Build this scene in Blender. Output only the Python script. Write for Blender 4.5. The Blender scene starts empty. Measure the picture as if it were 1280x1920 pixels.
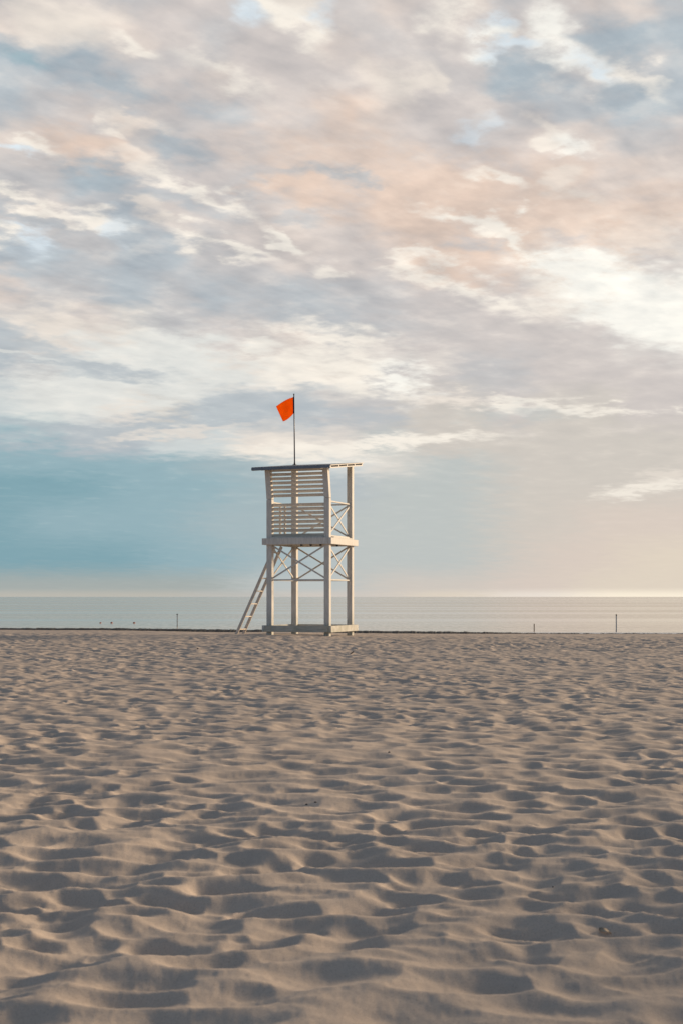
import bpy, bmesh, math, random
import numpy as np
from mathutils import Vector, Matrix

R = math.radians
scene = bpy.context.scene
col = scene.collection
random.seed(7)

# ------------------------------------------------------------------ camera
EYE = 1.13                       # eye height over the sand at the tower, metres
F = 2667.0                       # focal length in photo pixels (50 mm on a 24 mm wide frame)
HORIZON = 1119.0
cam_d = bpy.data.cameras.new('camera')
cam = bpy.data.objects.new('camera', cam_d); col.objects.link(cam)
cam.location = (0, 0, EYE); cam.rotation_euler = (R(90), 0, 0)
cam_d.sensor_fit = 'HORIZONTAL'; cam_d.sensor_width = 24.0; cam_d.lens = 50.0
cam_d.shift_y = (HORIZON - 960.0) / 1280.0
cam_d.clip_start = 0.1; cam_d.clip_end = 60000.0
cam_d.dof.use_dof = True; cam_d.dof.focus_distance = 40.0; cam_d.dof.aperture_fstop = 9.0
scene.camera = cam

# ------------------------------------------------------------------ light
SUN_AZ, SUN_EL = 54.0, 12.5      # degrees to the right of the view, above the horizon
sdir = Vector((math.sin(R(SUN_AZ)) * math.cos(R(SUN_EL)), math.cos(R(SUN_AZ)) * math.cos(R(SUN_EL)), math.sin(R(SUN_EL))))
sl = bpy.data.lights.new('sun', 'SUN'); sl.energy = 5.0; sl.angle = R(11.0); sl.color = (1.0, 0.77, 0.53)
so = bpy.data.objects.new('sun', sl); col.objects.link(so)
so.rotation_euler = (-sdir).to_track_quat('-Z', 'Y').to_euler(); so.location = sdir * 60
scene.view_settings.view_transform = 'Standard'; scene.view_settings.look = 'None'
scene.view_settings.exposure = 0.0; scene.view_settings.gamma = 1.0
scene.cycles.max_bounces = 5; scene.cycles.diffuse_bounces = 3


def lin(c):
    return tuple(((v / 255) / 12.92 if v / 255 <= 0.04045 else ((v / 255 + 0.055) / 1.055) ** 2.4) for v in c)


# ------------------------------------------------------------------ sky (world)
world = bpy.data.worlds.new('World'); scene.world = world
world.use_nodes = True
world.cycles.sampling_method = 'MANUAL'; world.cycles.sample_map_resolution = 256
NT = world.node_tree; NT.nodes.clear()


class G:
    """small helper for building node trees"""
    def __init__(s, nt): s.nt = nt

    def n(s, t, **k):
        nd = s.nt.nodes.new(t)
        for a, v in k.items(): setattr(nd, a, v)
        return nd

    def put(s, inp, v):
        if v is None: return
        if isinstance(v, bpy.types.NodeSocket): s.nt.links.new(v, inp)
        else: inp.default_value = v

    def m(s, op, a, b=None, c=None, clamp=False):
        nd = s.n('ShaderNodeMath', operation=op, use_clamp=clamp)
        s.put(nd.inputs[0], a); s.put(nd.inputs[1], b); s.put(nd.inputs[2], c)
        return nd.outputs[0]

    def mr(s, v, a, b, c=0.0, d=1.0, smooth=True):
        nd = s.n('ShaderNodeMapRange', interpolation_type='SMOOTHSTEP' if smooth else 'LINEAR')
        s.put(nd.inputs[0], v)
        for i, x in enumerate((a, b, c, d)): s.put(nd.inputs[i + 1], x)
        return nd.outputs[0]

    def mix(s, f, a, b, blend='MIX'):
        nd = s.n('ShaderNodeMix', data_type='RGBA', blend_type=blend)
        s.put(nd.inputs[0], f); s.put(nd.inputs[6], a); s.put(nd.inputs[7], b)
        return nd.outputs[2]

    def xyz(s, a, b, c):
        nd = s.n('ShaderNodeCombineXYZ'); s.put(nd.inputs[0], a); s.put(nd.inputs[1], b); s.put(nd.inputs[2], c)
        return nd.outputs[0]

    def noise(s, v, scale, detail=5, rough=0.55, dist=0.0, out=0):
        nd = s.n('ShaderNodeTexNoise'); s.put(nd.inputs['Vector'], v)
        nd.inputs['Scale'].default_value = scale; nd.inputs['Detail'].default_value = detail
        nd.inputs['Roughness'].default_value = rough; nd.inputs['Distortion'].default_value = dist
        return nd.outputs[out]


PAL = dict(B=(170, 184, 193), b=(184, 192, 198), g=(199, 197, 197), m=(211, 203, 199), p=(222, 210, 202), k=(229, 206, 190),
           c=(238, 228, 217), w=(251, 243, 231), W=(256, 253, 244), s=(222, 233, 240), a=(210, 216, 216), t=(130, 168, 180),
           u=(150, 180, 190), v=(168, 186, 192), e=(210, 203, 195), h=(192, 198, 197), n=(219, 206, 196), o=(226, 214, 198), q=(192, 191, 186),
           A=(231, 231, 226), x=(169, 177, 175), y=(191, 188, 179), z=(256, 243, 222))
GX = [i * 80 for i in range(17)]
GRID = [
    (0,    'gmmgmmgcmpmpgmppg'),
    (70,   'pccpmgmmpmmmpmbbb'),
    (140,  'bbbgmpmmmpmmbgmgb'),
    (210,  'bgmgmgmmkpmmgggbb'),
    (280,  'ppkpgmmpppmmmppgm'),
    (350,  'ggbgmmgkgkkkpkppp'),
    (420,  'gpgbmgmpmkkkkkkkk'),
    (490,  'bbgbbggmmmkkkkkkm'),
    (560,  'pggbgbgbggmmmcwWW'),
    (630,  'bcpcgmmpgmmmmmmWW'),
    (700,  'bgaAaccccgmggmmmm'),
    (770,  'aAAceabbggeemeemm'),
    (840,  'uubbaacccheeeeeee'),
    (872,  'uuuuuvvaachheeeee'),
    (910,  'tttuuuvvbhhheeeee'),
    (980,  'tuuuuvvvhhhheennn'),
    (1050, 'ttttuuvvhhhhennoo'),
    (1100, 'xxxxxxhhheeennooo'),
    (1118, 'yyyyyqqeeeoocczzz'),
]
# single cloud banks and gaps: x, y, half length, half width (photo pixels), tilt (degrees, down to the right), tint, strength
BANKS = [
    (190, 818, 300, 24, -6, 'b', .8), (420, 778, 170, 30, -13, 'b', .9),
    (1290, 560, 330, 120, 14, 'W', .75), (1160, 480, 260, 80, 16, 'c', .5), (1000, 400, 330, 100, 14, 'k', .6), (600, 260, 220, 80, 20, 'p', .5), (150, 640, 260, 40, 6, 'c', .4), (650, 575, 330, 46, 9, 'g', .8), (720, 330, 300, 90, 12, 'k', .7), (520, 440, 300, 60, 8, 'p', .5),
    (552, 30, 105, 34, 38, 'w', 1), (60, 62, 75, 36, 25, 'c', .7), (175, 60, 95, 50, 10, 'c', .6), (252, 95, 45, 14, 15, 'w', .8), (410, 135, 110, 24, 25, 'w', .8),
    (848, 28, 70, 44, 30, 'w', .9), (922, 76, 55, 32, -15, 'W', 1), (1030, 60, 50, 60, 0, 'W', .9), (1085, 115, 130, 36, 25, 'W', .9), (1225, 178, 70, 22, 40, 'w', .9),
    (925, 45, 45, 26, 0, 's', .9), (960, 97, 70, 14, 0, 's', .9), (1120, 135, 80, 20, 25, 's', .8), (465, 22, 50, 34, 10, 's', .9), (595, 24, 32, 30, 40, 's', .8),
    (330, 120, 70, 30, 20, 'g', .6), (690, 40, 110, 40, 20, 'g', .6), (820, 120, 120, 40, 10, 'g', .5),
    (745, 170, 90, 42, -35, 'c', .7), (700, 150, 60, 26, 10, 'c', .6), (780, 160, 24, 50, 30, 'c', .7), (900, 245, 40, 24, 30, 's', .6), (1068, 284, 55, 18, 15, 'W', .9), (1020, 258, 60, 18, 25, 'c', .8),
    (210, 242, 34, 12, 40, 'w', .9), (250, 230, 90, 18, 15, 'c', .8), (20, 298, 60, 12, 8, 's', 1), (75, 292, 60, 14, 12, 'w', .9), (255, 312, 150, 20, 25, 'w', .7), (385, 365, 120, 16, 20, 'w', .9), (445, 368, 26, 14, 10, 'w', .8),
    (45, 388, 100, 16, 18, 'w', 1), (180, 432, 90, 18, 15, 'w', .85), (52, 470, 65, 36, 15, 's', 1), (8, 462, 34, 26, 20, 'w', 1), (215, 442, 32, 26, 30, 's', .7),
    (282, 402, 40, 22, 15, 'c', .8), (345, 450, 52, 22, 8, 'w', .9), (440, 466, 80, 12, 12, 'w', .8), (528, 445, 54, 14, 30, 'w', .9), (625, 508, 40, 18, 10, 'w', .7),
    (530, 342, 80, 28, -8, 'k', .9), (640, 326, 120, 14, 8, 'B', .7), (500, 318, 60, 18, 0, 'b', .5), (925, 332, 64, 18, 22, 'w', .8), (1045, 345, 40, 26, 0, 'c', .7), (1100, 370, 36, 22, 15, 'c', .6), (985, 397, 26, 14, 0, 'w', .9),
    (880, 420, 110, 16, 20, 'w', .9), (965, 455, 85, 16, 32, 'w', .9), (1015, 492, 40, 18, 10, 'w', .9), (885, 468, 75, 26, 12, 'g', .9), (1075, 462, 80, 24, 15, 'm', .9), (1225, 506, 90, 24, 18, 'm', 1),
    (770, 480, 28, 14, 0, 'w', .8), (790, 512, 80, 20, 8, 'w', .8), (865, 535, 60, 22, 12, 'w', .8), (1100, 515, 170, 38, 12, 'W', .9), (1215, 585, 210, 62, 16, 'W', 1), (950, 570, 110, 26, 22, 'w', .9), (1245, 620, 130, 40, 8, 'W', 1),
    (1110, 650, 220, 22, 14, 'm', .8), (880, 610, 200, 50, 16, 'm', .6), (560, 580, 220, 40, 10, 'b', .6), (150, 530, 220, 40, 8, 'b', .5),
    (60, 605, 110, 22, 6, 'c', .6), (128, 625, 52, 20, 15, 'c', .8), (262, 628, 42, 18, 8, 'w', .7), (325, 660, 40, 9, 0, 'w', .8), (478, 660, 42, 24, 5, 'w', .9), (300, 700, 300, 70, 0, 'A', .8), (340, 650, 120, 40, 12, 'A', .8),
    (260, 690, 240, 46, 3, 'A', .9), (150, 745, 200, 34, 2, 'A', .8),
    (140, 690, 220, 12, 6, 'b', .9), (60, 658, 160, 18, 12, 'b', .8), (190, 710, 140, 9, 2, 'b', .7), (30, 675, 120, 8, 6, 'A', .7),
    (650, 642, 210, 32, 10, 'w', .95), (650, 700, 170, 44, 6, 'w', .95), (750, 705, 70, 40, 25, 'W', .9), (740, 660, 100, 16, 8, 'm', .8), (560, 690, 60, 40, 0, 'w', .6),
    (510, 740, 150, 20, -2, 'b', .8), (380, 768, 130, 18, -14, 'b', .8), (620, 772, 170, 18, 4, 'b', .7), (260, 800, 120, 10, -12, 'b', .5),
    (850, 746, 130, 12, 4, 'c', .9), (950, 760, 60, 14, 10, 'w', .9), (1035, 762, 60, 14, -5, 'w', .8), (1140, 770, 150, 11, 4, 'w', .85), (1275, 773, 20, 8, 0, 'w', .7),
    (690, 832, 290, 15, -3, 'w', .95), (620, 850, 140, 18, 0, 'w', .8), (820, 825, 90, 9, -4, 'w', .8), (330, 815, 170, 10, -8, 'c', .7), (60, 808, 140, 8, 3, 'b', .6), (480, 820, 120, 8, -4, 'c', .6),
    (1225, 918, 110, 14, -8, 'w', .8), (1250, 892, 70, 14, -8, 'c', .6), (960, 780, 140, 20, 0, 'h', .5),
    (980, 158, 90, 44, 15, 'B', .9), (1190, 92, 130, 40, 10, 'B', .8), (1060, 200, 160, 36, 18, 'b', .7), (1225, 212, 110, 36, 6, 'B', .6), (40, 128, 130, 30, 8, 'B', 1), (60, 135, 90, 18, 6, 'u', .5), (215, 165, 110, 24, 22, 'B', .8), (400, 205, 90, 26, 12, 'b', .7),
    (185, 340, 90, 34, 20, 'B', .9), (310, 282, 110, 26, 14, 'B', .7), (345, 385, 100, 24, 14, 'b', .8), (60, 420, 100, 14, 18, 'b', .8), (60, 500, 110, 24, 6, 'b', .7), (570, 410, 60, 16, 6, 'b', .6), (250, 270, 60, 60, 0, 'k', .3), (150, 270, 90, 40, 10, 'k', .8), (620, 380, 120, 30, 10, 'k', .6),
]


def PS_(g, A, B): return g.xyz(g.m('MULTIPLY', A, 0.45), B, 9.1)


def build_sky():
    g = G(NT)
    tc = g.n('ShaderNodeTexCoord'); sep = g.n('ShaderNodeSeparateXYZ'); NT.links.new(tc.outputs['Generated'], sep.inputs[0])
    x, y, z = sep.outputs
    az = g.m('ARCTAN2', x, y)
    el = g.m('ARCSINE', z)
    # cloud deck: direction dropped onto a plane overhead, axis 1 along the drift of the streaks
    zz = g.m('ADD', g.m('MAXIMUM', z, 0.0), 0.11)
    ca, sa = math.cos(R(38)), math.sin(R(38))
    A = g.m('DIVIDE', g.m('ADD', g.m('MULTIPLY', x, sa), g.m('MULTIPLY', y, ca)), zz)
    B = g.m('DIVIDE', g.m('SUBTRACT', g.m('MULTIPLY', x, ca), g.m('MULTIPLY', y, sa)), zz)
    P = g.xyz(g.m('MULTIPLY', A, 0.75), B, 0.0)
    Q = g.xyz(A, B, 3.7)
    upper = g.mr(el, 0.03, 0.30)
    # ragged edges: look-up direction is pushed about by turbulence
    w1 = g.noise(P, 8.0, 6, 0.47, 0.0, 1); w2 = g.noise(Q, 16.0, 7, 0.5, 0.0, 1)
    ws = g.n('ShaderNodeSeparateColor'); NT.links.new(w1, ws.inputs[0])
    ws2 = g.n('ShaderNodeSeparateColor'); NT.links.new(w2, ws2.inputs[0])
    wa = g.m('ADD', g.m('SUBTRACT', ws.outputs[0], 0.5), g.m('SUBTRACT', ws2.outputs[0], 0.5))
    we = g.m('ADD', g.m('SUBTRACT', ws.outputs[1], 0.5), g.m('SUBTRACT', ws2.outputs[1], 0.5))
    amp_a = g.m('MULTIPLY_ADD', upper, 0.012, 0.03)
    amp_e = g.m('MULTIPLY', g.m('MULTIPLY_ADD', upper, 0.020, 0.010), g.mr(el, 0.0, 0.035))
    az2 = g.m('MULTIPLY_ADD', wa, amp_a, az)
    el2 = g.m('MULTIPLY_ADD', we, amp_e, el)
    py = g.m('SUBTRACT', HORIZON, g.m('MULTIPLY', g.m('TANGENT', el2), F))
    A0, A1 = math.atan(-640 / F) - 0.02, math.atan(640 / F) + 0.02
    u = g.mr(az2, A0, A1, 0.0, 1.0, smooth=False)
    c = None
    for i, (yy, row) in enumerate(GRID):
        r = g.n('ShaderNodeValToRGB'); cr = r.color_ramp; cr.interpolation = 'B_SPLINE' if yy > 860 else 'EASE'
        NT.links.new(u, r.inputs[0])
        while len(cr.elements) < len(row): cr.elements.new(0.5)
        for k, ch in enumerate(row):
            cr.elements[k].position = (math.atan((GX[k] - 640) / F) - A0) / (A1 - A0)
            cr.elements[k].color = (*lin(PAL[ch]), 1)
        c = r.outputs[0] if c is None else g.mix(g.mr(py, GRID[i - 1][0], yy), c, r.outputs[0])
    px = g.m('MULTIPLY_ADD', g.m('TANGENT', az2), F, 640.0)
    pv = g.xyz(px, py, 0.0)
    # billows: the banks thin out and thicken with the turbulence instead of having an outline
    bil = g.m('ADD', g.m('MULTIPLY', g.noise(Q, 15.0, 9, 0.62), 0.6), g.m('MULTIPLY', g.noise(PS_(g, A, B), 9.0, 8, 0.56), 0.4))
    bil = g.mr(bil, 0.36, 0.64, 0.30, 1.75, smooth=False)
    for bx, by, rx, ry, ang, tint, st in BANKS:
        mp = g.n('ShaderNodeMapping', vector_type='TEXTURE'); g.put(mp.inputs[0], pv)
        mp.inputs['Location'].default_value = (bx, by, 0); mp.inputs['Rotation'].default_value = (0, 0, R(ang))
        mp.inputs['Scale'].default_value = (rx * 1.3, ry * 1.55, 1)
        gr = g.n('ShaderNodeTexGradient', gradient_type='SPHERICAL'); NT.links.new(mp.outputs[0], gr.inputs[0])
        c = g.mix(g.mr(g.m('MULTIPLY', gr.outputs[1], bil), 0.04, 0.95, 0.0, st * (0.85 if tint in 'Bbgm' else 1.0)), c, (*lin(PAL[tint]), 1))
    # fine structure of the deck
    d1 = g.noise(P, 10.0, 8, 0.52, 0.0); d2 = g.noise(Q, 11.0, 8, 0.55, 0.0)
    d = g.m('SUBTRACT', g.m('ADD', d1, d2), 1.0)
    # sun-facing edges of each puff: density compared with the density a little nearer the sun
    def toward(v, sx, k):
        a = g.n('ShaderNodeVectorMath', operation='ADD'); NT.links.new(v, a.inputs[0])
        a.inputs[1].default_value = (math.cos(R(SUN_AZ - 38)) * k * sx, math.sin(R(SUN_AZ - 38)) * k, 0); return a.outputs[0]
    PS = PS_(g, A, B); f1 = g.noise(PS, 8.5, 6, 0.5, 0.2); e1 = g.noise(toward(PS, 0.45, 0.08), 8.5, 6, 0.5, 0.2); f2 = g.noise(Q, 9.0, 6, 0.5); e2 = g.noise(toward(Q, 1.0, 0.03), 9.0, 6, 0.5)
    edge = g.m('MULTIPLY', g.m('ADD', g.m('SUBTRACT', f1, e1), g.m('MULTIPLY', g.m('SUBTRACT', f2, e2), 0.6)), g.mr(el, 0.10, 0.26))
    da = g.m('MULTIPLY', g.mr(el, 0.02, 0.22, 0.10, 1.0), 1.0)
    c = g.mix(1.0, c, g.xyz(*[g.m('MULTIPLY_ADD', g.m('ADD', g.m('MULTIPLY', d, 0.5), edge), g.m('MULTIPLY', da, k), 1.0) for k in (0.70, 0.64, 0.55)]), 'MULTIPLY')
    hi = g.m('MULTIPLY', g.mr(d, 0.05, 0.35), g.m('MULTIPLY', da, 0.22), clamp=True)
    c = g.mix(hi, c, (*lin((252, 242, 230)), 1))
    # the rest of the sky, away from the part the picture looks at
    vd = g.n('ShaderNodeVectorMath', operation='DOT_PRODUCT'); NT.links.new(tc.outputs['Generated'], vd.inputs[0]); vd.inputs[1].default_value = sdir
    dt = g.m('MAXIMUM', vd.outputs['Value'], 0.0)
    glow = g.m('POWER', dt, 8.0)
    behind = g.mix(g.mr(el, 0.25, 1.1), (0.24, 0.345, 0.50, 1), (0.075, 0.095, 0.125, 1))
    gen = g.mix(glow, behind, (0.85, 0.69, 0.51, 1))
    gen = g.mix(g.m('MULTIPLY', g.mr(g.m('ADD', d1, 0.0), 0.40, 0.65), 0.15), gen, (0.32, 0.33, 0.34, 1))
    out = g.m('MAXIMUM', g.mr(g.m('ABSOLUTE', az), 0.27, 0.5), g.mr(el, 0.42, 0.65))
    c = g.mix(out, c, gen)
    skyt = g.n('ShaderNodeTexSky', sky_type='NISHITA'); skyt.sun_disc = False
    skyt.sun_elevation = R(SUN_EL); skyt.sun_rotation = R(SUN_AZ); skyt.air_density = 1.0; skyt.dust_density = 2.0
    b0 = g.n('ShaderNodeBackground'); NT.links.new(skyt.outputs[0], b0.inputs[0]); b0.inputs[1].default_value = 0.08
    b1 = g.n('ShaderNodeBackground'); NT.links.new(c, b1.inputs[0]); b1.inputs[1].default_value = 1.0
    ms = g.n('ShaderNodeMixShader'); ms.inputs[0].default_value = 0.94
    NT.links.new(b0.outputs[0], ms.inputs[1]); NT.links.new(b1.outputs[0], ms.inputs[2])
    o = g.n('ShaderNodeOutputWorld'); NT.links.new(ms.outputs[0], o.inputs[0])


build_sky()

# ------------------------------------------------------------------ materials


def material(name, fn):
    m = bpy.data.materials.new(name); m.use_nodes = True
    nt = m.node_tree; nt.nodes.clear(); g = G(nt)
    o = g.n('ShaderNodeOutputMaterial'); sh = fn(g); nt.links.new(sh, o.inputs[0])
    return m


def principled(g, color, rough=0.6, normal=None, **k):
    p = g.n('ShaderNodeBsdfPrincipled')
    g.put(p.inputs['Base Color'], color); g.put(p.inputs['Roughness'], rough)
    if normal is not None: g.put(p.inputs['Normal'], normal)
    for a, v in k.items(): g.put(p.inputs[a], v)
    return p.outputs[0]


def bump(g, h, strength, dist):
    b = g.n('ShaderNodeBump'); b.inputs['Strength'].default_value = strength; b.inputs['Distance'].default_value = dist
    g.put(b.inputs['Height'], h); return b.outputs[0]


def rgba(*c): return (*c, 1.0)


def mat_sand(g):
    tc = g.n('ShaderNodeTexCoord').outputs['Object']
    big = g.noise(tc, 0.9, 4, 0.6); mid = g.noise(tc, 14.0, 5, 0.65); fine = g.noise(tc, 170.0, 4, 0.75); grit = g.noise(tc, 700.0, 2, 0.8)
    c = g.mix(g.mr(big, 0.3, 0.7), rgba(0.57, 0.472, 0.390), rgba(0.63, 0.522, 0.43))
    c = g.mix(g.m('MULTIPLY', g.mr(mid, 0.35, 0.75), 0.35), c, rgba(0.50, 0.415, 0.345))
    c = g.mix(g.m('MULTIPLY', g.mr(fine, 0.45, 0.72), 0.5), c, rgba(0.26, 0.21, 0.165))
    c = g.mix(g.m('MULTIPLY', g.mr(grit, 0.55, 0.72), 0.4), c, rgba(0.52, 0.44, 0.35))
    n = bump(g, g.m('ADD', g.m('MULTIPLY', fine, 0.5), g.m('MULTIPLY', mid, 2.0)), 0.35, 0.004)
    return principled(g, c, 0.95, n, **{'Specular IOR Level': 0.15})


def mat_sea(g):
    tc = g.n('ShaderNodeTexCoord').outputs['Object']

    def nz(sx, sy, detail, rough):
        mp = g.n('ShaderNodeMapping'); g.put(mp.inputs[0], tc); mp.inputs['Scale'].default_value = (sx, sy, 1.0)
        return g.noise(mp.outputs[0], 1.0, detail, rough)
    wave = nz(0.5, 0.9, 5, 0.6); swell = nz(0.02, 0.05, 4, 0.5); chop_tone = nz(1.6, 0.22, 4, 0.7); slick = nz(0.0016, 0.016, 4, 0.55)
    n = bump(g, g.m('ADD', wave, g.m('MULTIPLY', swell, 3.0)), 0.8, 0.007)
    c = g.mix(g.mr(chop_tone, 0.3, 0.7), rgba(0.62, 0.525, 0.405), rgba(0.96, 0.83, 0.65))  # wave light and dark and a silvery paleness painted into the base colour
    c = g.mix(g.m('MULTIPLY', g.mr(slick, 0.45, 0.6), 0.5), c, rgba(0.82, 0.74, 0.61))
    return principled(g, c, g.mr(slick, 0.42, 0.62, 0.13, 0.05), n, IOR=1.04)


def mat_paint(g):
    tc = g.n('ShaderNodeTexCoord').outputs['Object']
    geo = g.n('ShaderNodeNewGeometry'); sep = g.n('ShaderNodeSeparateXYZ'); g.nt.links.new(geo.outputs['Position'], sep.inputs[0])
    mp = g.n('ShaderNodeMapping'); g.put(mp.inputs[0], tc); mp.inputs['Scale'].default_value = (9.0, 9.0, 1.2)
    streak = g.noise(mp.outputs[0], 3.0, 5, 0.65); patch = g.noise(tc, 2.2, 5, 0.6); speck = g.noise(tc, 45.0, 3, 0.6)
    c = g.mix(g.mr(streak, 0.35, 0.7), rgba(0.68, 0.645, 0.58), rgba(0.54, 0.51, 0.45))
    c = g.mix(g.m('MULTIPLY', g.mr(patch, 0.5, 0.75), 0.4), c, rgba(0.50, 0.46, 0.385))
    c = g.mix(g.m('MULTIPLY', g.mr(speck, 0.64, 0.75), 0.6), c, rgba(0.30, 0.27, 0.22))
    # splash-back stain: algae and sand grime low on the timber
    low = g.m('MULTIPLY', g.mr(sep.outputs[2], 0.75, 0.15), g.mr(g.m('ADD', patch, streak), 0.75, 1.15))
    c = g.mix(g.m('MULTIPLY', low, 0.75), c, rgba(0.27, 0.27, 0.19))
    return principled(g, c, 0.6, bump(g, streak, 0.25, 0.004), **{'Specular IOR Level': 0.3})


def mat_weathered(g):
    tc = g.n('ShaderNodeTexCoord').outputs['Object']
    mp = g.n('ShaderNodeMapping'); g.put(mp.inputs[0], tc); mp.inputs['Scale'].default_value = (1.5, 8.0, 14.0)
    st = g.noise(mp.outputs[0], 2.5, 5, 0.65); pa = g.noise(tc, 3.0, 5, 0.6)
    c = g.mix(g.mr(st, 0.35, 0.7), rgba(0.56, 0.53, 0.45), rgba(0.40, 0.385, 0.31))
    c = g.mix(g.m('MULTIPLY', g.mr(pa, 0.45, 0.7), 0.5), c, rgba(0.30, 0.30, 0.235))
    return principled(g, c, 0.75, bump(g, st, 0.3, 0.004), **{'Specular IOR Level': 0.2})


def plain(r, gg, b, rough=0.6, var=0.25, scale=6.0, **k):
    def fn(g):
        tc = g.n('ShaderNodeTexCoord').outputs['Object']
        n = g.noise(tc, scale, 4, 0.6)
        c = g.mix(g.mr(n, 0.3, 0.7), rgba(r * (1 - var), gg * (1 - var), b * (1 - var)), rgba(r * (1 + var), gg * (1 + var), b * (1 + var)))
        return principled(g, c, rough, bump(g, n, 0.2, 0.003), **k)
    return fn


def mat_flag(g):
    tc = g.n('ShaderNodeTexCoord').outputs['Object']
    w = g.noise(tc, 5.0, 4, 0.5)
    c = g.mix(g.mr(w, 0.3, 0.7), rgba(0.90, 0.25, 0.010), rgba(0.95, 0.29, 0.014))
    d = principled(g, c, 0.8, **{'Specular IOR Level': 0.1})
    t = g.n('ShaderNodeBsdfTranslucent'); g.put(t.inputs[0], c)
    ms = g.n('ShaderNodeMixShader'); ms.inputs[0].default_value = 0.6
    g.nt.links.new(d, ms.inputs[1]); g.nt.links.new(t.outputs[0], ms.inputs[2])
    return ms.outputs[0]


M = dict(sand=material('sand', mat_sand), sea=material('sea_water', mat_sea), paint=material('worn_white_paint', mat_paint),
         base=material('weathered_paint', mat_weathered),
         roof=material('slate_roof_sheet', plain(0.15, 0.175, 0.205, 0.5, 0.15)),
         pole=material('navy_pole', plain(0.016, 0.018, 0.045, 0.4, 0.2)), flag=material('orange_cloth', mat_flag),
         hem=material('dark_webbing', plain(0.03, 0.02, 0.02, 0.8)),
         metal=material('dark_fitting', plain(0.03, 0.03, 0.03, 0.5)),
         ladder=material('ladder_timber', plain(0.62, 0.54, 0.45, 0.7, 0.12, 9.0)),
         weed=material('seaweed', plain(0.016, 0.014, 0.010, 0.7, 0.5, 4.0)),
         foam=material('foam', plain(0.75, 0.75, 0.74, 0.7, 0.08, 0.6)),
         buoy=material('orange_plastic', plain(0.42, 0.06, 0.015, 0.45)),
         marker=material('pale_marker', plain(0.30, 0.33, 0.36, 0.6)), white=material('white_marker', plain(0.22, 0.24, 0.26, 0.6)),
         stake=material('brown_stake', plain(0.16, 0.11, 0.07, 0.8)), bark=material('dark_twig', plain(0.045, 0.028, 0.016, 0.85, 0.4, 60)),
         pebble=material('dark_pebble', plain(0.085, 0.078, 0.072, 0.75, 0.3, 40)), leaf=material('dry_leaf', plain(0.46, 0.37, 0.27, 0.8, 0.2, 40)))

# ------------------------------------------------------------------ object helpers


def link(name, me, mat, parent=None):
    o = bpy.data.objects.new(name, me); col.objects.link(o)
    if mat is not None: me.materials.append(mat)
    if parent is not None: o.parent = parent
    return o


def obj(name, bm, mat, parent=None, smooth=False):
    me = bpy.data.meshes.new(name); bmesh.ops.recalc_face_normals(bm, faces=bm.faces[:])
    bm.to_mesh(me); bm.free()
    if smooth: me.polygons.foreach_set('use_smooth', [True] * len(me.polygons))
    return link(name, me, mat, parent)


def tag(o, label, cat, group=None, kind=None):
    if label: o['label'] = label
    if cat: o['category'] = cat
    if group: o['group'] = group
    if kind: o['kind'] = kind
    return o


def empty(name, loc, rz=0.0):
    o = bpy.data.objects.new(name, None); col.objects.link(o)
    o.location = loc; o.rotation_euler = (0, 0, rz); o.empty_display_size = 0.3
    return o


def hexa(bm, pts):
    """box from 8 points: bottom loop of four, then top loop of four"""
    v = [bm.verts.new(p) for p in pts]
    for f in ((3, 2, 1, 0), (4, 5, 6, 7), (0, 1, 5, 4), (1, 2, 6, 5), (2, 3, 7, 6), (3, 0, 4, 7)):
        bm.faces.new([v[i] for i in f])
    return v


def box(bm, x0, x1, y0, y1, z0, z1):
    return hexa(bm, [(x0, y0, z0), (x1, y0, z0), (x1, y1, z0), (x0, y1, z0), (x0, y0, z1), (x1, y0, z1), (x1, y1, z1), (x0, y1, z1)])


def bar(bm, a, b, w, t, up=(0, 0, 1)):
    """rectangular bar from a to b; t is its size along the axis across both the bar and 'up', w the other one"""
    a, b = Vector(a), Vector(b); d = (b - a).normalized(); side = d.cross(Vector(up)).normalized(); v = side.cross(d).normalized()
    s = side * (t / 2); w_ = v * (w / 2)
    hexa(bm, [a - s - w_, a + s - w_, a + s + w_, a - s + w_, b - s - w_, b + s - w_, b + s + w_, b - s + w_])


def bevel(bm, w=0.006):
    bmesh.ops.bevel(bm, geom=bm.edges[:], offset=w, segments=1, affect='EDGES', profile=0.5)
    return bm


def lathe(bm, prof, n=16, c=(0, 0, 0)):
    rings = []
    for r, z in prof:
        if r < 1e-6: rings.append([bm.verts.new((c[0], c[1], c[2] + z))])
        else: rings.append([bm.verts.new((c[0] + r * math.cos(2 * math.pi * k / n), c[1] + r * math.sin(2 * math.pi * k / n), c[2] + z)) for k in range(n)])
    for a, b in zip(rings, rings[1:]):
        for k in range(n):
            k2 = (k + 1) % n
            if len(a) == 1 and len(b) == 1: continue
            if len(a) == 1: bm.faces.new((a[0], b[k], b[k2]))
            elif len(b) == 1: bm.faces.new((a[k], a[k2], b[0]))
            else: bm.faces.new((a[k], a[k2], b[k2], b[k]))


def at(px, py, Y):
    return Vector(((px - 640) / F * Y, Y, EYE - (py - HORIZON) / F * Y))


# ------------------------------------------------------------------ sand


def hash2(i, j, k):
    n = (i.astype(np.int64) * 374761393 + j.astype(np.int64) * 668265263 + k * 2147483647 + 1013904223) & 0xFFFFFFFF
    n = ((n ^ (n >> 13)) * 1274126177) & 0xFFFFFFFF
    n = ((n ^ (n >> 16)) * 2246822519) & 0xFFFFFFFF
    return ((n ^ (n >> 15)) & 0xFFFFFF).astype(np.float64) / 0xFFFFFF


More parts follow.
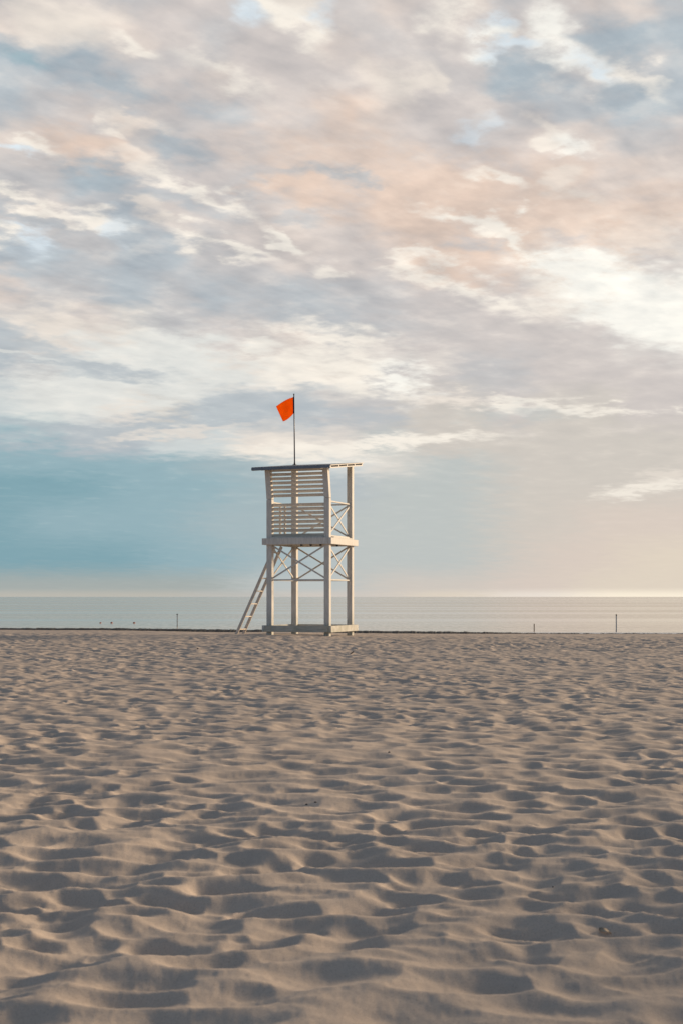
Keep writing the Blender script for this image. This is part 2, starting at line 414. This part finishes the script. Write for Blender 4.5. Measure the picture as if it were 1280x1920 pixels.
def vnoise(x, y, k):
    i = np.floor(x); j = np.floor(y); fx = x - i; fy = y - j
    fx = fx * fx * fx * (fx * (fx * 6 - 15) + 10); fy = fy * fy * fy * (fy * (fy * 6 - 15) + 10)
    a = hash2(i, j, k); b = hash2(i + 1, j, k); c = hash2(i, j + 1, k); d = hash2(i + 1, j + 1, k)
    return (a + (b - a) * fx) * (1 - fy) + (c + (d - c) * fx) * fy - 0.5


def fbm(x, y, k, octs=4, gain=0.5):
    s = 0; a = 1.0
    for o in range(octs):
        s = s + a * vnoise(x * 2 ** o + 17.3 * o, y * 2 ** o - 9.1 * o, k + o); a *= gain
    return s


def hollows(x, y, cell, k, depth, soft, stretch=1.3, rand_b=0.5):
    """wind-softened footprints: overlapping bowls that meet in crests"""
    gx = x / (cell * stretch); gy = y / cell
    i0 = np.floor(gx); j0 = np.floor(gy); acc = np.zeros_like(x)
    for di in range(-2, 3):
        for dj in range(-2, 3):
            i = i0 + di; j = j0 + dj
            px = i + hash2(i, j, k); py = j + hash2(i, j, k + 1)
            a = 1.3 + 1.2 * hash2(i, j, k + 2); b = rand_b * hash2(i, j, k + 3)
            h = a * ((gx - px) ** 2 + (gy - py) ** 2) + b
            acc += np.exp(-h / soft)
    h = np.maximum(-soft * np.log(acc + 1e-30), -0.1)
    return 0.42 * (1 - np.exp(-h / 0.42)) * depth           # rims rounded off by the wind


XT = np.array([-40, -12, -7.5, -3.5, -2, -1, 0, 1, 5, 12, 40.0])
ZT = np.array([0.13, 0.10, 0.085, 0.02, 0.04, 0.025, -0.005, -0.01, -0.03, -0.04, -0.06])


def smooth01(t):
    t = np.clip(t, 0, 1); return t * t * (3 - 2 * t)


def sand_macro(x, y):
    z = np.interp(x, XT, ZT) * smooth01((y - 14) / 24)
    z = z + 0.05 * vnoise(x * 0.16 + 3.1, y * 0.10, 91) * smooth01((y - 2) / 6) * (1 - smooth01((y - 34) / 5))
    drop = np.clip(y - 43.5, 0, None)
    return z - 0.010 * np.minimum(drop, 6) ** 2 - 0.10 * np.clip(drop - 6, 0, None)


H1M = 0.0290


def sand_height(x, y):
    wx = x + 0.10 * vnoise(x * 2.6, y * 2.6, 11) + 0.035 * vnoise(x * 7.5, y * 7.5, 13)
    wy = y + 0.10 * vnoise(x * 2.6, y * 2.6, 12) + 0.035 * vnoise(x * 7.5, y * 7.5, 14)
    h1 = hollows(wx, wy, 0.235, 21, 0.112, 0.026, 1.5, 0.20)
    h2 = hollows(wx * 0.97 + 5.3, wy * 0.97, 0.125, 31, 0.058, 0.028, 1.5, 0.20)
    m2 = 0.45 + 0.75 * smooth01((vnoise(x * 0.8, y * 0.8, 41) + 0.25) / 0.5)
    big = 0.030 * vnoise(x * 0.6 + 0.3 * y, y * 0.8, 51) + 0.012 * vnoise(x * 1.9, y * 2.6, 52)
    amp = (0.85 + 0.4 * smooth01(vnoise(x * 0.35, y * 0.35, 61) + 0.5)) * (1.08 - 0.02 * smooth01((y - 8) / 16))
    near = 1 - smooth01((y - 5) / 9)
    fine = 0.003 * fbm(x * 9, y * 12, 71, 3) + near * (0.0022 * vnoise(x * 34, y * 34, 81) + 0.0012 * vnoise(x * 75, y * 75, 82))
    fade = 1 - 0.7 * smooth01((y - 38) / 5)
    return sand_macro(x, y) + (((h1 - H1M) + (h2 - 0.0151) * m2) * amp + big + fine) * fade


def build_sand():
    ys = [1.2]
    while ys[-1] < 52: ys.append(ys[-1] + min(0.050, max(0.010, 0.0042 * ys[-1])))
    while ys[-1] < 90: ys.append(ys[-1] + 0.9)
    ys = np.array(ys); nc = 1050
    tx = np.linspace(-0.34, 0.34, nc)
    Yg, T = np.meshgrid(ys, tx, indexing='ij'); Xg = T * (Yg + 0.8)
    Z = sand_height(Xg, Yg)
    co = np.stack([Xg, Yg, Z], -1).reshape(-1, 3).astype(np.float32)
    nr = len(ys); idx = np.arange(nr * nc).reshape(nr, nc)
    q = np.stack([idx[:-1, :-1], idx[:-1, 1:], idx[1:, 1:], idx[1:, :-1]], -1).reshape(-1, 4).astype(np.int32)
    me = bpy.data.meshes.new('sand')
    me.vertices.add(len(co)); me.vertices.foreach_set('co', co.ravel())
    me.loops.add(q.size); me.loops.foreach_set('vertex_index', q.ravel())
    me.polygons.add(len(q)); me.polygons.foreach_set('loop_start', np.arange(0, q.size, 4, dtype=np.int32))
    me.polygons.foreach_set('loop_total', np.full(len(q), 4, dtype=np.int32))
    me.polygons.foreach_set('use_smooth', np.ones(len(q), dtype=bool))
    me.update(calc_edges=True)
    o = link('sand', me, M['sand']); o['kind'] = 'structure'
    # the wider beach around, a coarser sheet lying a little lower
    bm = bmesh.new(); n = 80
    gx = np.linspace(-160, 160, n); gy = np.concatenate([np.linspace(-60, 47, n - 20), np.linspace(49, 92, 20)])
    XX, YY = np.meshgrid(gx, gy, indexing='ij'); ZZ = sand_macro(XX, YY) - 0.22
    vs = [[bm.verts.new((XX[i, j], YY[i, j], ZZ[i, j])) for j in range(n)] for i in range(n)]
    for i in range(n - 1):
        for j in range(n - 1): bm.faces.new((vs[i][j], vs[i + 1][j], vs[i + 1][j + 1], vs[i][j + 1]))
    obj('beach', bm, M['sand'], None, True)['kind'] = 'structure'


# added sand mound, out of view on the right, to shade the nearest sand
bm = bmesh.new(); na, nb = 90, 110
XX, YY = np.meshgrid(np.linspace(4.5, 30, na), np.linspace(-22, 17, nb), indexing='ij')
bx = smooth01((XX - 4.8) / 7.0) * (1 - smooth01((XX - 16) / 14)); by = smooth01((YY + 22) / 12) * (1 - smooth01((YY - 9.5) / 10.0))
ZZ = -0.30 + 3.5 * bx * by * (1 + 0.2 * vnoise(XX * 0.25, YY * 0.25, 301)) + 0.06 * vnoise(XX * 1.2, YY * 1.2, 302) * bx
vs = [[bm.verts.new((XX[i, j], YY[i, j], ZZ[i, j])) for j in range(nb)] for i in range(na)]
for i in range(na - 1):
    for j in range(nb - 1): bm.faces.new((vs[i][j], vs[i + 1][j], vs[i + 1][j + 1], vs[i][j + 1]))
obj('added_shade_dune', bm, M['sand'], None, True)['kind'] = 'structure'


def sand_z(x, y):
    return float(sand_height(np.array([float(x)]), np.array([float(y)]))[0])


build_sand()

# ------------------------------------------------------------------ sea
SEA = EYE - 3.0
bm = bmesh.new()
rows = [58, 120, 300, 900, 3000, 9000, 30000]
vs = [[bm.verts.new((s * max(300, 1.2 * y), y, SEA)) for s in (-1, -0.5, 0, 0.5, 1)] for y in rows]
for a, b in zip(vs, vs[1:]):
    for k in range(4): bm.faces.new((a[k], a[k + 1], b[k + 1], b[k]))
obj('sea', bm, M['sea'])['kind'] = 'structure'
# thin line of foam lapping the shore
bm = bmesh.new(); xs = np.linspace(-70, 70, 281); pr = None
for x_ in xs:
    c_ = 116 + 0.8 * math.sin(x_ * 0.13) + 1.0 * float(vnoise(np.array([x_ * 0.2]), np.array([0.5]), 5)[0])
    w_ = 1.1 + 1.6 * float(vnoise(np.array([x_ * 0.35]), np.array([2.5]), 6)[0])
    cur = [bm.verts.new((x_, c_ - w_, SEA + 0.012)), bm.verts.new((x_, c_, SEA + 0.09)), bm.verts.new((x_, c_ + w_, SEA + 0.012))]
    if pr:
        for k in range(2): bm.faces.new((pr[k], cur[k], cur[k + 1], pr[k + 1]))
    pr = cur
obj('foam', bm, M['foam'], None, True)['kind'] = 'stuff'

# ------------------------------------------------------------------ washed-up seaweed bank behind the crest
bm = bmesh.new(); Yb = 50.0
PXB = np.array([-260, 0, 200, 440, 672, 870, 970, 1040, 1500]); PYB = np.array([1177.6, 1177.7, 1177.9, 1180.6, 1182.9, 1184.6, 1186.7, 1187.7, 1188.2])
pr = None
for i, px in enumerate(np.linspace(-260, 1500, 1200)):
    top = EYE - (np.interp(px, PXB, PYB) - HORIZON) / F * Yb
    j = lambda k, f=0.11: float(fbm(np.array([px * f]), np.array([k * 3.7]), 200 + k, 4)[0])
    X = (px - 640) / F
    top += 0.022 * j(1) + 0.012 * j(2, 0.5)
    prof = [(Yb - 1.9 + 0.3 * j(3), -0.75), (Yb - 0.8 + 0.15 * j(4), -0.13), (Yb - 0.35 + 0.1 * j(5), -0.035 + 0.02 * j(6, 0.3)), (Yb, 0), (Yb + 0.5, -0.05 + 0.02 * j(7)), (Yb + 1.6, -0.8)]
    cur = [bm.verts.new((X * Yb, y_, top + dz)) for y_, dz in prof]
    if pr:
        for k in range(len(cur) - 1): bm.faces.new((pr[k], cur[k], cur[k + 1], pr[k + 1]))
    pr = cur
tag(obj('seaweed_bank', bm, M['weed']), 'long low dark bank of washed-up seaweed between sand and sea', 'seaweed', kind='stuff')

# ------------------------------------------------------------------ lifeguard tower
TH = R(21.5); HALF = 0.965; PW = 0.16; PC = HALF - PW / 2
tower = empty('lifeguard_tower', (-0.889, 41.25, 0.0), -TH)
tag(tower, 'white wooden lifeguard tower with slatted front and crossed braces standing on the sand', 'lifeguard tower')
P_ = M['paint']
KINK, LEAN = 3.92, 0.13


def lean(z): return -LEAN * max(0.0, z - KINK) / 0.80


def roof_z(y): return 4.70 + (y + 1.465) * 0.1098     # underside of the roof frame


for sx in (-1, 1):
    bm = bmesh.new()
    x0, x1 = sx * PC - PW / 2, sx * PC + PW / 2; y0, y1 = -PC - PW / 2, -PC + PW / 2
    box(bm, x0, x1, y0, y1, -0.45, KINK - 0.004); bevel(bm)
    pst = obj('post', bm, P_, tower)
    bm = bmesh.new(); zt0, zt1 = roof_z(y0 - 0.13) - 0.002, roof_z(y1 - 0.13) - 0.002
    hexa(bm, [(x0, y0, KINK + 0.004), (x1, y0, KINK + 0.004), (x1, y1, KINK + 0.004), (x0, y1, KINK + 0.004),
              (x0, y0 + lean(zt0), zt0), (x1, y0 + lean(zt0), zt0), (x1, y1 + lean(zt1), zt1), (x0, y1 + lean(zt1), zt1)]); bevel(bm)
    obj('post_extension', bm, P_, pst)
for sx in (-1, 1):
    bm = bmesh.new(); y0, y1 = PC - PW / 2, PC + PW / 2; x0, x1 = sx * PC - PW / 2, sx * PC + PW / 2
    hexa(bm, [(x0, y0, -0.45), (x1, y0, -0.45), (x1, y1, -0.45), (x0, y1, -0.45),
              (x0, y0, roof_z(y0) - 0.002), (x1, y0, roof_z(y0) - 0.002), (x1, y1, roof_z(y1) - 0.002), (x0, y1, roof_z(y1) - 0.002)]); bevel(bm)
    obj('post', bm, P_, tower)


def ring(name, z0, z1, mats):
    e, t = HALF + 0.10, 0.098
    for k, (a, b, c, d) in enumerate(((-e + t + 0.003, e - t - 0.003, -e + 0.002, -e + t), (-e + t + 0.003, e - t - 0.003, e - t, e - 0.002), (e - t, e, -e, e), (-e, -e + t, -e, e))):
        bm = bmesh.new(); box(bm, a, b, c, d, z0, z1); bevel(bm)
        obj(name, bm, mats[k], tower)


ring('base_beam', 0.125, 0.31, (M['base'], M['base'], P_, P_))
ring('platform_beam', 2.615, 2.80, (P_, P_, P_, P_))
# deck boards and joists
bm = bmesh.new(); nb = 15; e = HALF + 0.06
for k in range(nb):
    y0 = -e + k * 2 * e / nb
    if y0 < -0.79 or y0 + 0.13 > 0.79: box(bm, -0.80, 0.80, y0 + 0.004, y0 + 2 * e / nb - 0.004, 2.802, 2.832)
    else: box(bm, -e, e, y0 + 0.004, y0 + 2 * e / nb - 0.004, 2.802, 2.832)
obj('deck', bm, P_, tower)
for k in range(4):
    bm = bmesh.new(); x = -0.66 + 0.44 * k; box(bm, x - 0.035, x + 0.035, -0.962, 0.962, 2.64, 2.799)
    obj('joist', bm, P_, tower)
for x, y in ((0.05, -0.80), (0.30, -0.70), (0.62, -0.75), (0.80, 0.05)):
    bm = bmesh.new(); lathe(bm, [(0, 2.575), (0.028, 2.578), (0.036, 2.60), (0.036, 2.638), (0, 2.639)], 12, (x, y, 0))
    obj('bolt_cap', bm, M['metal'], tower)


def side_pts(side, s, z):
    """point on a side of the tower frame; s runs along it from one post to the next"""
    return {'front': (s, -PC, z), 'back': (s, PC, z), 'right': (PC, s, z), 'left': (-PC, s, z)}[side]


def brace(side, z0, z1, rails):
    inn = PC - PW / 2 - 0.002
    out = {'front': (0, -1, 0), 'back': (0, 1, 0), 'right': (1, 0, 0), 'left': (-1, 0, 0)}[side]
    o = Vector(out) * 0.0125
    bm = bmesh.new()
    bar(bm, Vector(side_pts(side, -inn, z0)) + o, Vector(side_pts(side, inn, z1)) + o, 0.045, 0.022)
    bar(bm, Vector(side_pts(side, -inn, z1)) - o, Vector(side_pts(side, inn, z0)) - o, 0.045, 0.022)
    obj('cross_brace', bm, P_, tower)
    for z in rails:
        bm = bmesh.new(); bar(bm, side_pts(side, -inn, z), side_pts(side, inn, z), 0.04, 0.055); bevel(bm, 0.004)
        obj('rail', bm, P_, tower)


for s_ in ('front', 'back', 'right', 'left'): brace(s_, 1.66, 2.58, (1.61,))
brace('right', 2.91, 3.79, (3.84, 2.862)); brace('back', 2.91, 3.79, (3.84, 2.862))
# entry on the ladder side: two gate posts and the rails to either side
for y in (-0.17, 0.17):
    bm = bmesh.new(); box(bm, -PC - 0.03, -PC + 0.03, y - 0.03, y + 0.03, 2.834, 3.86); bevel(bm, 0.004); obj('gate_post', bm, P_, tower)
for a, b in ((-0.803, -0.202), (0.202, 0.803)):
    bm = bmesh.new(); bar(bm, (-PC, a, 3.84), (-PC, b, 3.84), 0.04, 0.055); bevel(bm, 0.004); obj('rail', bm, P_, tower)

# slatted front: low panel and leaning upper panel
inn = PC - PW / 2 - 0.002


def slats(zs, h):
    bm = bmesh.new()
    for z in zs:
        for_y = -0.925
        a0, a1 = for_y + lean(z - h / 2), for_y + lean(z + h / 2)
        t = 0.022; back = 0.062         # louvre boards, lower edge set back
        hexa(bm, [(-inn, a0 + back, z - h / 2), (inn, a0 + back, z - h / 2), (inn, a0 + back + t, z - h / 2), (-inn, a0 + back + t, z - h / 2),
                  (-inn, a1, z + h / 2), (inn, a1, z + h / 2), (inn, a1 + t, z + h / 2), (-inn, a1 + t, z + h / 2)])
    return bm


obj('slatted_panel', slats([3.746, 3.632, 3.512, 3.39, 3.268, 3.140, 3.02], 0.085), P_, tower)
obj('slatted_panel', slats([4.735, 4.615, 4.497, 4.376, 4.252, 4.13, 4.015], 0.076), P_, tower)
bm = bmesh.new(); box(bm, -inn, inn, -0.93, -0.89, 2.834, 2.925); bevel(bm, 0.004); obj('kick_board', bm, M['base'], tower)

# roof
roof = empty('roof', (0, 0, 0)); roof.parent = tower
XR = 1.195


def slab(bm, x0, x1, y0, y1, b, t):
    z0, z1 = roof_z(y0), roof_z(y1)
    hexa(bm, [(x0, y0, z0 + b), (x1, y0, z0 + b), (x1, y1, z1 + b), (x0, y1, z1 + b), (x0, y0, z0 + t), (x1, y0, z0 + t), (x1, y1, z1 + t), (x0, y1, z1 + t)])


for x in (-1.165, -0.885, 0.0, 0.885, 1.165):
    bm = bmesh.new(); slab(bm, x - 0.028, x + 0.028, -1.44, 1.085, 0.0, 0.030); obj('rafter', bm, P_, roof)
for y in (-1.405, -0.79, -0.17, 0.45, 1.05):
    bm = bmesh.new(); slab(bm, -XR + 0.003, XR - 0.003, y - 0.032, y + 0.032, 0.031, 0.075); obj('purlin', bm, P_, roof)
bm = bmesh.new(); n = 96                                             # corrugated sheet
top = []
for k in range(n + 1):
    x = -XR - 0.005 + k * (2 * XR + 0.01) / n; w = 0.006 * math.sin(k * math.pi / 2.0)
    top.append([bm.verts.new((x, y, roof_z(y) + dz + w)) for y in (-1.463, 1.115) for dz in (0.082, 0.096)])
for a, b in zip(top, top[1:]):
    bm.faces.new((a[0], b[0], b[2], a[2])); bm.faces.new((a[1], a[3], b[3], b[1])); bm.faces.new((a[0], a[1], b[1], b[0])); bm.faces.new((a[2], b[2], b[3], a[3]))
bm.faces.new((top[0][0], top[0][2], top[0][3], top[0][1])); bm.faces.new((top[-1][0], top[-1][1], top[-1][3], top[-1][2]))
obj('roof_sheet', bm, M['roof'], roof)
bm = bmesh.new(); slab(bm, -XR - 0.004, XR + 0.004, -1.488, -1.466, 0.012, 0.088); bevel(bm, 0.004); obj('fascia', bm, M['roof'], roof)
bm = bmesh.new(); slab(bm, XR - 0.001, XR + 0.022, -1.465, 1.12, 0.077, 0.100); obj('lit_edge_strip', bm, P_, roof)  # sunlit look of the sheet's edge put into a pale painted strip

# ------------------------------------------------------------------ ladder
lad = empty('ladder', tower.matrix_basis @ Vector((-1.9, 0, 0.0)), -TH)
lad.location.z = 0.0
tag(lad, 'slim wooden ladder leaning against the shaded side of the white tower', 'ladder')
top_x = 1.9 - HALF - 0.066         # local to the ladder: foot at 0, top against the platform beam
foot = (-0.33, 0.0); zt = 2.600
dirn = Vector((top_x + 0.38, 0, zt)).normalized()
for y in (-0.24, 0.24):
    bm = bmesh.new(); bar(bm, Vector((-0.38, y, 0)) - dirn * 0.12, Vector((-0.38, y, 0)) + dirn * (zt / dirn.z), 0.085, 0.045, up=(-dirn.z, 0, dirn.x)); bevel(bm, 0.005)
    obj('stile', bm, M['ladder'], lad)
for k in range(7):
    p = Vector((-0.38, 0, 0)) + dirn * ((0.17 + 0.375 * k) / dirn.z)
    bm = bmesh.new(); box(bm, p.x - 0.038, p.x + 0.038, -0.2165, 0.2165, p.z - 0.017, p.z + 0.017); bevel(bm, 0.004)
    obj('rung', bm, M['ladder'], lad)

# ------------------------------------------------------------------ flag pole and flag
pb = tower.matrix_basis @ Vector((-0.885, 0.885, 0.0))
M0 = Matrix.Translation((-0.889, 41.25, 0)) @ Matrix.Rotation(-TH, 4, 'Z')
pb = M0 @ Vector((-0.885, 0.885, 0)); ld = M0 @ Vector((-1.9, 0, 0)); lad.location = (ld.x, ld.y, 0.0)
zb = roof_z(0.885) + 0.104
fp = empty('flag_pole', (pb.x, pb.y, zb)); tag(fp, 'thin dark navy pole rising from the tower roof', 'flag pole')
zp = 7.14 - zb; Lx = -0.022
bm = bmesh.new(); n = 12; rg = []
for t in (0, 0.5, 1.0):
    r = 0.019 - 0.004 * t
    rg.append([bm.verts.new((Lx * t + r * math.cos(2 * math.pi * k / n), r * math.sin(2 * math.pi * k / n), 0.01 + t * zp)) for k in range(n)])
for a, b in zip(rg, rg[1:]):
    for k in range(n): bm.faces.new((a[k], a[(k + 1) % n], b[(k + 1) % n], b[k]))
bm.faces.new(rg[0]); bm.faces.new(rg[-1]); obj('pole', bm, M['pole'], fp, True)
bm = bmesh.new(); lathe(bm, [(0, -0.004), (0.07, -0.004), (0.07, 0.008), (0.03, 0.014), (0.026, 0.07), (0, 0.07)], 16); obj('socket', bm, M['metal'], fp)
bm = bmesh.new(); lathe(bm, [(0, 0), (0.02, 0.004), (0.024, 0.02), (0.014, 0.038), (0, 0.042)], 12, (Lx, 0, zp + 0.01)); obj('finial', bm, M['pole'], fp, True)

Yf = pb.y; polex = lambda z: pb.x + Lx * (z - zb) / zp
tl, bl = at(551.0, 744.3, Yf), at(551.2, 774.8, Yf); tr, br = at(516.9, 759.4, Yf), at(530.0, 787.4, Yf)
flag = empty('flag', (polex(bl.z) - 0.02, Yf, bl.z)); tag(flag, 'small bright orange flag blowing out from the pole above the tower', 'flag')
bm = bmesh.new(); nu, nv = 30, 20; gv = []
for i in range(nu + 1):
    s = i / nu; row = []
    for j in range(nv + 1):
        t = j / nv
        a = bl.lerp(tl, t); b = br.lerp(tr, t); a.x = polex(a.z) - 0.017; p = a.lerp(b, s)
        sag = math.sin(math.pi * s)
        p.z += sag * (0.036 * t - 0.040 * (1 - t)) + 0.010 * math.sin(5 * s + 1.5 * t) * s
        p.y += 0.045 * math.sin(4.2 * s + 2.2 * t) * s ** 0.7 + 0.014 * math.sin(9 * s - 3.5 * t + 0.6) * s + 0.30 * s
        row.append(bm.verts.new(p - flag.location))
    gv.append(row)
for i in range(nu):
    for j in range(nv): bm.faces.new((gv[i][j], gv[i + 1][j], gv[i + 1][j + 1], gv[i][j + 1]))
c_ = obj('cloth', bm, M['flag'], flag, True); md = c_.modifiers.new('thick', 'SOLIDIFY'); md.thickness = 0.003
bm = bmesh.new(); bar(bm, Vector((polex(bl.z) - 0.021, Yf - 0.0, bl.z - 0.0)) - flag.location, Vector((polex(tl.z) - 0.021, Yf, tl.z)) - flag.location, 0.022, 0.010, up=(1, 0, 0)); obj('hoist_sleeve', bm, M['hem'], flag)

# ------------------------------------------------------------------ things standing or floating in the water


def on_sea(px, py):
    Y = 3.0 / ((py - HORIZON) / F); return Vector(((px - 640) / F * Y, Y, SEA)), Y / F


p, s = on_sea(1155, 1186.2)
mk = empty('marker_pole', p); tag(mk, 'tall grey-blue marker pole with dark cap standing in the sea, far right', 'marker pole')
bm = bmesh.new(); lathe(bm, [(0, -1.0), (0.05, -1.0), (0.05, 31 * s), (0, 31 * s)], 14); so_ = obj('shaft', bm, M['marker'], mk, False)
bm = bmesh.new(); lathe(bm, [(0, 31 * s), (0.058, 31 * s), (0.058, 33.6 * s), (0.03, 34.4 * s), (0, 34.4 * s)], 14); obj('cap', bm, M['metal'], mk)
p, s = on_sea(332.6, 1175.8)
mk = empty('marker_pole', p); tag(mk, 'thin grey marker pole with round dark top, in the sea left of the tower', 'marker pole')
bm = bmesh.new(); lathe(bm, [(0, -1.0), (0.048, -1.0), (0.048, 22 * s), (0, 22 * s)], 12); obj('shaft', bm, M['white'], mk)
bm = bmesh.new(); lathe(bm, [(0, 22 * s), (0.055, 22.4 * s), (0.08, 23.4 * s), (0.055, 24.6 * s), (0, 25 * s)], 14); obj('ball_top', bm, M['metal'], mk, True)
p, s = on_sea(1000.8, 1184.4)
bm = bmesh.new(); lathe(bm, [(0, -0.8), (0.042, -0.8), (0.040, 8 * s), (0.046, 13 * s), (0.020, 14.8 * s), (0, 14.9 * s)], 9)
o = obj('wooden_stake', bm, M['stake']); o.location = p; tag(o, 'short brown wooden stake poking out of the water near the sand', 'stake')
for px, sc_, lb in ((188.3, 0.8, 'leftmost of three small orange buoys floating on the sea'), (209.2, 1.0, 'middle one of three small orange buoys, close to the leftmost'), (251.6, 1.0, 'small orange buoy floating apart, rightmost of three')):
    p, s = on_sea(px, 1168.6); r = 0.12 * sc_
    by = empty('buoy', p); tag(by, lb, 'buoy', 'orange buoys floating off the beach')
    bm = bmesh.new(); lathe(bm, [(0, -0.8 * r), (0.7 * r, -0.6 * r), (1.25 * r, 0), (1.2 * r, 0.35 * r), (0.8 * r, 0.75 * r), (0.35 * r, 0.95 * r), (0, 0.95 * r)], 16); obj('float', bm, M['buoy'], by, True)
    bm = bmesh.new(); lathe(bm, [(0, 0.9 * r), (0.3 * r, 0.9 * r), (0.34 * r, 1.05 * r), (0.2 * r, 1.25 * r), (0, 1.3 * r)], 12); obj('cap', bm, M['metal'], by, True)

# ------------------------------------------------------------------ bits lying on the sand


def on_sand(px, py):
    """where the sight line through a photo pixel meets the sand"""
    d = np.arange(2.5, 47, 0.01); z = EYE - (py - HORIZON) / F * d; x = (px - 640) / F * d
    hit = np.argmax(sand_height(x, d) >= z)
    return Vector((x[hit], d[hit], sand_z(x[hit], d[hit]))), d[hit] / F


def lump(r, flat, seed):
    bm = bmesh.new(); bmesh.ops.create_icosphere(bm, subdivisions=3, radius=1.0); rnd = random.Random(seed)
    ax = [Vector((rnd.gauss(0, 1), rnd.gauss(0, 1), rnd.gauss(0, 1))).normalized() for _ in range(9)]; cut = [0.62 + 0.3 * rnd.random() for _ in ax]
    for v in bm.verts:
        for a, c in zip(ax, cut):
            dd = v.co.dot(a)
            if dd > c: v.co -= a * (dd - c) * 0.85
        v.co = Vector((v.co.x * r * 1.25, v.co.y * r, v.co.z * r * flat))
    return bm


for px, py, wpx, flat, lb in ((575, 1510, 8, 0.6, 'dark pebble in the left of two small dips side by side on the sand'), (592, 1506, 8, 0.6, 'dark pebble right beside another dark pebble on the sand below the tower'),
                              (729, 1412, 6, 0.9, 'dark pebble on top of a little sand mound'), (1036, 1664, 5, 0.7, 'tiny dark pebble alone on the rippled sand low on the right'),
                              (371, 1217, 6, 0.6, 'dark pebble on the far sand left of the tower ladder')):
    p, s = on_sand(px, py); o = obj('pebble', lump(wpx * s / 3.3, flat, px), M['pebble'], None, True)
    o.location = p + Vector((0, 0, wpx * s * 0.1)); tag(o, lb, 'pebble', 'dark pebbles scattered on the sand')
p, s = on_sand(660, 1226)
bm = bmesh.new()
pts = [Vector((-3.6, 0, -0.8)) * s, Vector((-2.4, 0.5, 0.6)) * s, Vector((0.2, 0, 2.2)) * s, Vector((2.2, 0.4, 3.6)) * s, Vector((3.2, 0, 4.0)) * s]; rr = [1.0, 1.3, 0.8, 0.9, 0.4]
rg = []
for q, r in zip(pts, rr): rg.append([bm.verts.new(q + Vector((-0.5 * math.cos(k * 1.0472), math.sin(k * 1.0472), 0.85 * math.cos(k * 1.0472))) * r * s) for k in range(6)])
for a, b in zip(rg, rg[1:]):
    for k in range(6): bm.faces.new((a[k], a[(k + 1) % 6], b[(k + 1) % 6], b[k]))
bm.faces.new(rg[0]); bm.faces.new(rg[-1]); o = obj('twig', bm, M['bark']); o.location = p; tag(o, 'short dark twig sticking up out of the sand in front of the tower', 'twig')
p, s = on_sand(1133, 1752)
bm = bmesh.new(); gv = []
for i in range(9):
    t = i / 8; w = math.sin(math.pi * t) ** 0.8 * 0.011 + 0.0004
    gv.append([bm.verts.new((-0.022 + 0.044 * t, w * k, 0.006 + 0.006 * math.sin(3 * t + k) + 0.004 * k * k)) for k in (-1, 0, 1)])
for a, b in zip(gv, gv[1:]):
    for k in range(2): bm.faces.new((a[k], b[k], b[k + 1], a[k + 1]))
o = obj('dry_leaf', bm, M['leaf'], None, True); o.location = p; o.rotation_euler = (0.2, 0.25, -0.5); o.modifiers.new('thick', 'SOLIDIFY').thickness = 0.0008
tag(o, 'small dry curled leaf lying in a sand hollow near the camera', 'leaf')
